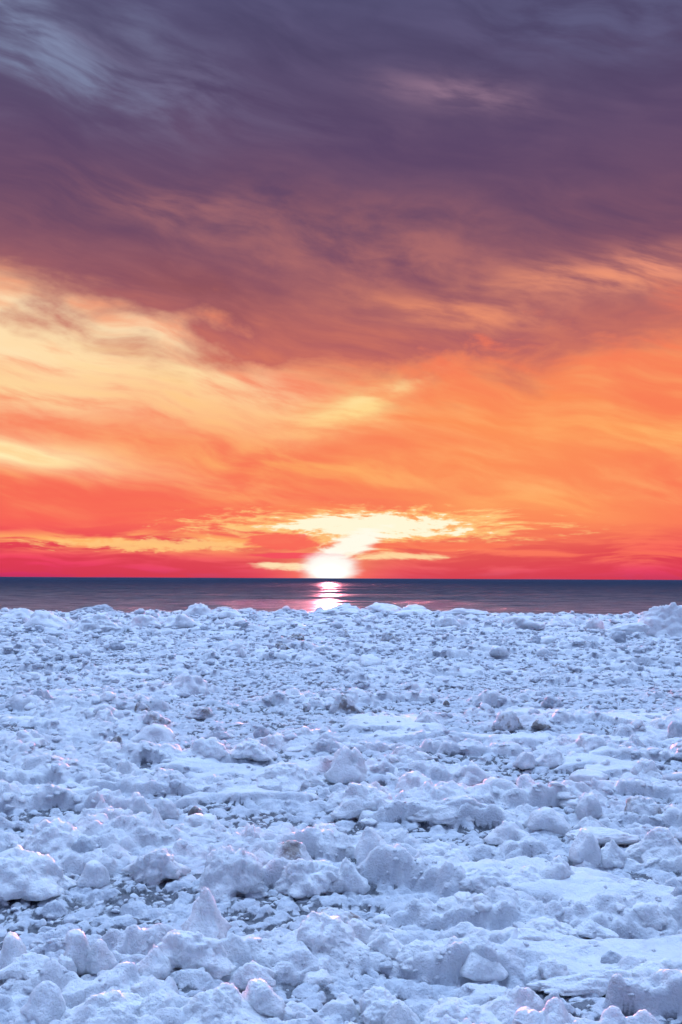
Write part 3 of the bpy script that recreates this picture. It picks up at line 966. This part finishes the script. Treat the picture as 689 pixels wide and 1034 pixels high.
    ('ice_chunk', 'peak', 405, 1042, 34, 30, None, 'pointed white block at the bottom before the dark slush', {}),
    ('ice_mound', 'cluster', 388, 1030, 50, 26, None, 'snow heap behind the pointed white block at the bottom', {}),
    ('ice_mound', 'mound', 468, 1040, 70, 26, None, 'wide front mound of snow beside the pointed white block', {}),
    ('ice_mound', 'mound', 520, 1032, 66, 30, None, 'big smooth wedge of snow rising from the bottom, next to dark slush', dict(seed=23)),
    ('ice_loaf', 'slab', 533, 960, 50, 14, None, 'smooth long loaf-shaped ice slab lying on the smooth pan', dict(depth=0.45, yaw=0.08)),
    ('ice_chunk', 'mound', 556, 952, 60, 20, None, 'snow lumps behind the loaf-shaped slab on the pan', {}),
    ('ice_chunk', 'peak', 598, 942, 38, 13, None, 'flat cone of snow on the smooth pan behind the loaf-shaped slab', {}),
    ('ice_chunk', 'block', 658, 936, 42, 20, None, 'wedge-shaped snow block beyond the flat cone on the pan', {}),
    ('ice_chunk', 'block', 560, 988, 30, 18, None, 'snow block on the near lip of the smooth pan, beside the loaf-shaped slab', {}),
    ('ice_chunk', 'shard', 619, 981, 26, 16, Y, 'tilted grey flake of ice with a pointed tip on the lip of the pan', dict(tilt=-22, depth=0.4)),
    ('ice_chunk', 'smooth', 639, 989, 27, 19, None, 'round white snow block touching the tilted grey flake', {}),
    ('ice_chunk', 'block', 676, 984, 30, 16, None, 'snow block near the edge beyond the round block by the grey flake', {}),
    ('ice_mound', 'mound', 610, 1000, 110, 18, None, 'long snow bank below the tilted grey flake, dark slush along its foot', dict(depth=0.3)),
    ('ice_mound', 'mound', 655, 998, 60, 18, None, 'snow bank under the round block, running out of the picture', {}),
]
CAT = {'ice_mound': 'snow mound', 'ice_chunk': 'ice chunk', 'sloping_ice': 'ice slab', 'flat_ice': 'ice slab', 'ice_loaf': 'ice slab', 'ice_shard': 'ice shard',
       'ice_boulder': 'ice boulder', 'stone': 'stone'}
for (nm, kind, px, py, w, h, mat, lab, opt) in MARKS:
    grp = 'dark stones lying in the ice' if nm == 'stone' else (G_EDGE if py < 643 else G_ICE)
    ice_thing(nm, lab, CAT[nm], grp, kind, px, py, w, h, mat, **opt)


# ------------------------------------------------------------------ loose rubble: far too many pieces to count
# short names of the lumps that are easy to find, used to say where a lesser piece lies
REFS = [('breaking the waterline', 'the tallest ragged mound by the water'), ('long ice slab sloping', 'the long sloping ice slab'),
        ('round white ice mound in front', 'the round white mound near the sloping slab'), ('peaked blue-grey ice mound', 'the peaked mound at the waterline'),
        ('directly under the setting sun', 'the pinkish mound under the sun'), ('broad pale ice mound with', 'the broad pale mound near the waterline'),
        ('bright white tilted ice shard', 'the bright white tilted shard'), ('flat grey ice slab', 'the flat grey slab'),
        ('knobbly white ice lump alone', 'the lone knobbly lump on flat rubble'), ('broad white heap', 'the broad white heap'),
        ('grey-footed ice lump beside', 'the grey-footed lump by a brown-topped one'), ('tilted ice boulder with', 'the brown-bottomed tilted boulder'),
        ('wide smooth ice dome', 'the wide smooth dome'), ('squarish white ice block', 'the squarish white block'),
        ('small brown stone lying', 'the small brown stone'), ('dark grey tilted ice chunk', 'the dark grey tilted chunk'),
        ('tall lumpy ice block', 'the tall knobbed block'), ('broad white mound of ice', 'the broad mound beside the knobbed block'),
        ('brown stained ice lump with', 'the brown stained pointed lump'), ('dark flat stone', 'the half-buried flat stone'),
        ('rounded white ice lump below', 'the rounded lump below the flat stone'), ('big grey-brown ice lump', 'the big grey-brown lump'),
        ('smooth grey rounded', 'the smooth grey edge boulder'), ('rounded white ice lump on a snow', 'the rounded lump on the snow bank'),
        ('jagged cluster', 'the jagged cluster'), ('arched ice slab', 'the arched slab'), ('long ledge of ice with a dark crack', 'the ledge with the dark crack'),
        ('big smooth faceted', 'the big faceted dome'), ('smooth domed ice slab', 'the smooth domed slab'),
        ('pointed white ice lump above', 'the pointed lump above the hollow'), ('sharp-tipped', 'the sharp-tipped piece'),
        ('largest of the stones', 'the largest stone'), ('large wide snow mound', 'the large wide mound'), ('big smooth snow boulder', 'the big snow boulder at the edge'),
        ('round white snow ball', 'the round snow ball'), ('tall peaked snow mound', 'the tall peaked mound'), ('brownish-grey hollow', 'the brownish hollow lump'),
        ('long lumpy snow bank', 'the long lumpy bank'), ('smooth upright disc', 'the upright disc'), ('long bank of ice with a dark undercut', 'the long undercut bank'),
        ('sprawling cluster', 'the sprawling cluster'), ('smooth grey face above', 'the grey-faced boulder'), ('white dome of ice beside', 'the white dome by the hollow'),
        ('long overhanging', 'the overhanging ledge'), ('upright jagged ice block', 'the upright jagged block'), ('large cracked', 'the large cracked block'),
        ('cone-shaped', 'the cone-shaped lump'), ('bigger of a touching pair', 'the touching pair of lumps'), ('small squared', 'the small squared block'),
        ('shaded snow cone', 'the shaded snow cone'), ('round snow boulder on', 'the round boulder on the nearest bank'), ('tall pyramid of snow', 'the tall snow pyramid'),
        ('broad domed snow mound', 'the broad domed mound'), ('grey broken corner', 'the block with the broken corner'),
        ('wide rounded snow mound at', 'the wide rounded mound at the bottom'), ('pointed snow lump lying', 'the pointed lump on the smooth pan'),
        ('smooth rounded snow block', 'the smooth rounded block'), ('pointed white block at', 'the pointed white block at the bottom'),
        ('big smooth wedge', 'the big smooth wedge'), ('loaf-shaped ice slab', 'the loaf-shaped slab'), ('flat cone of', 'the flat snow cone'),
        ('wedge-shaped', 'the wedge-shaped block'), ('tilted grey flake', 'the tilted grey flake'), ('low snow lump on smooth', 'the low lump by the cracked block')]
SHAPE = {'dome': 'rounded', 'cluster': 'knobbly', 'block': 'angular', 'mound': 'bumpy', 'peak': 'pointed', 'slab': 'flattish'}
USED = set()


def place_words(kind, r, sx, sy):
    """A label for a lesser piece: its size and shape, and which well-marked lump it lies beside."""
    near = []
    for (tx, ty, tr, px, py, w, h, lab) in TAKEN:
        for key, ref in REFS:
            if lab.startswith(key) or key in lab.split(', ')[-1] or key in lab:
                near.append((math.hypot((px - sx), 2.2 * (py - sy)), px, py, w, ref))
                break
    near.sort()
    size = 'fist-sized' if r < 0.075 else ('head-sized' if r < 0.14 else 'knee-high')

    def rel(n):
        dx, dy = sx - n[1], 2.2 * (sy - n[2])
        far = 'just ' if n[0] < n[3] * 0.9 + 14 else ''
        if abs(dx) > abs(dy):
            return far + ('right of ' if dx > 0 else 'left of ')
        return far + ('in front of ' if dy > 0 else 'behind ')
    tries = ['%s %s ice chunk %s%s' % (size, SHAPE[kind], rel(n), n[4]) for n in near[:2]]
    tries += ['%s %s ice chunk between %s and %s' % (size, SHAPE[kind], near[0][4], near[k][4]) for k in (1, 2, 3)]
    tries += ['%s %s ice chunk %s%s' % (size, SHAPE[kind], rel(n), n[4]) for n in near[2:4]]
    for t in tries:
        if t not in USED and len(t.split()) <= 16:
            USED.add(t)
            return t
    return None


def build_rubble():
    rng = np.random.RandomState(5)
    kinds = ['dome', 'cluster', 'block', 'cluster', 'mound', 'block', 'peak', 'dome', 'slab', 'cluster', 'mound', 'dome', 'block', 'cluster']
    lib = {}

    def variant(i, sub):
        if (i, sub) not in lib:
            v, f = chunk_shape(kinds[i], 300 + i * 7, sub)
            lo, hi = v.min(0), v.max(0)
            lib[(i, sub)] = ((v - (lo + hi) / 2) / ((hi - lo).max() / 2), f)
        return lib[(i, sub)]

    # candidate places, spread evenly over the ground and thinned with distance
    bands = [(2.6, 4.6, 420, 0.012, 0.075), (4.6, 7.5, 290, 0.014, 0.09), (7.5, 12.0, 110, 0.025, 0.14), (12.0, 20.0, 54, 0.040, 0.18),
             (20.0, 32.0, 32, 0.055, 0.24), (32.0, 49.0, 16, 0.075, 0.32)]
    xs, ys, rs = [], [], []
    for (y0, y1, dens, r0, r1) in bands:
        w = 0.46 * y1 + 0.7
        n = int(dens * (y1 - y0) * 2 * w)
        xs.append(rng.uniform(-w, w, n))
        ys.append(rng.uniform(y0, y1, n))
        a = 3.1
        q = rng.uniform(0, 1, n)
        rs.append((r0 ** -a + q * (r1 ** -a - r0 ** -a)) ** (-1 / a))
    x, y, r = (np.concatenate(v).astype(np.float32) for v in (xs, ys, rs))
    pans, hol = zones(x, y)
    clump = fbm2(x / 1.1, y / 0.55, 3, 91)
    low = banks(x, y) - 0.045 - 1.1 * hol < 0.0
    big = r > np.where(y < 7.5, 0.045, 0.08)
    keep = (np.abs(x) < 0.44 * y + 0.6) & (rng.uniform(0, 1, len(x)) > pans * 0.9)
    keep &= ~(big & (clump < -0.05)) & ~(big & low)
    keep &= (shore(x) - y) > 0.6
    t = np.array([(a, b, c) for (a, b, c, *_) in TAKEN], np.float32)
    for (tx, ty, tr) in t:
        keep &= ~(((x - tx) ** 2 + (y - ty) ** 2 < (tr * 0.8) ** 2) & (r > 0.02))
    x, y, r = x[keep], y[keep], r[keep]
    z, _, _, _ = relief(x, y, np.full(len(x), 0.03, np.float32))
    z = np.minimum(z, macro(x, y) + 0.16)
    dist = np.sqrt(y * y + 1.7 ** 2)
    pix = r * FPX / dist
    V, F, off = [], [], 0
    # the biggest loose pieces are chunks of their own
    inv = cam.matrix_world.inverted()
    single = {}
    for i in np.argsort(-pix):
        c = inv @ Vector((float(x[i]), float(y[i]), float(z[i])))
        sx, sy = 344.5 + FPX * c.x / -c.z, 517 - FPX * c.y / -c.z
        if len(single) < 150 and 6 < sx < 683 and sy < 1030:
            single[int(i)] = (sx, sy)
    for i in range(len(x)):
        sub = 4 if pix[i] > 13 else (3 if pix[i] > 3.6 else 2)
        ki = rng.randint(len(kinds))
        v, f = variant(ki, sub)
        a = rng.uniform(0, 6.283)
        m = rot_z(a) @ rot_axis((rng.uniform(-1, 1), rng.uniform(-1, 1), 0.2), rng.uniform(0, 0.5))
        s = np.array([r[i] * rng.uniform(0.8, 1.35), r[i] * rng.uniform(0.8, 1.2), r[i] * rng.uniform(0.40, 0.72)], np.float32)
        p = (v * s) @ m.T.astype(np.float32)
        p += np.array([x[i], y[i], z[i] + r[i] * (rng.uniform(-0.18, 0.14) + (0.15 if y[i] > 14 else 0))], np.float32)
        if i in single:
            lab = place_words(kinds[ki], float(r[i]), *single[i])
            if lab:
                me = bpy.data.meshes.new('ice_chunk')
                base = np.array([x[i], y[i], z[i]], np.float32)
                raw_mesh(me, p - base, f)
                o = link('ice_chunk', me, MAT_SNOW)
                o.location = base.tolist()
                o['label'], o['category'], o['group'] = lab, 'ice chunk', G_ICE
                continue
        V.append(p)
        F.append(f + off)
        off += len(p)
    me = bpy.data.meshes.new('ice_rubble')
    raw_mesh(me, np.concatenate(V), np.concatenate(F))
    o = link('ice_rubble', me, MAT_RUBBLE)
    o['kind'] = 'stuff'
    o['label'] = 'broken crusted ice and snow rubble covering the shore'


build_rubble()
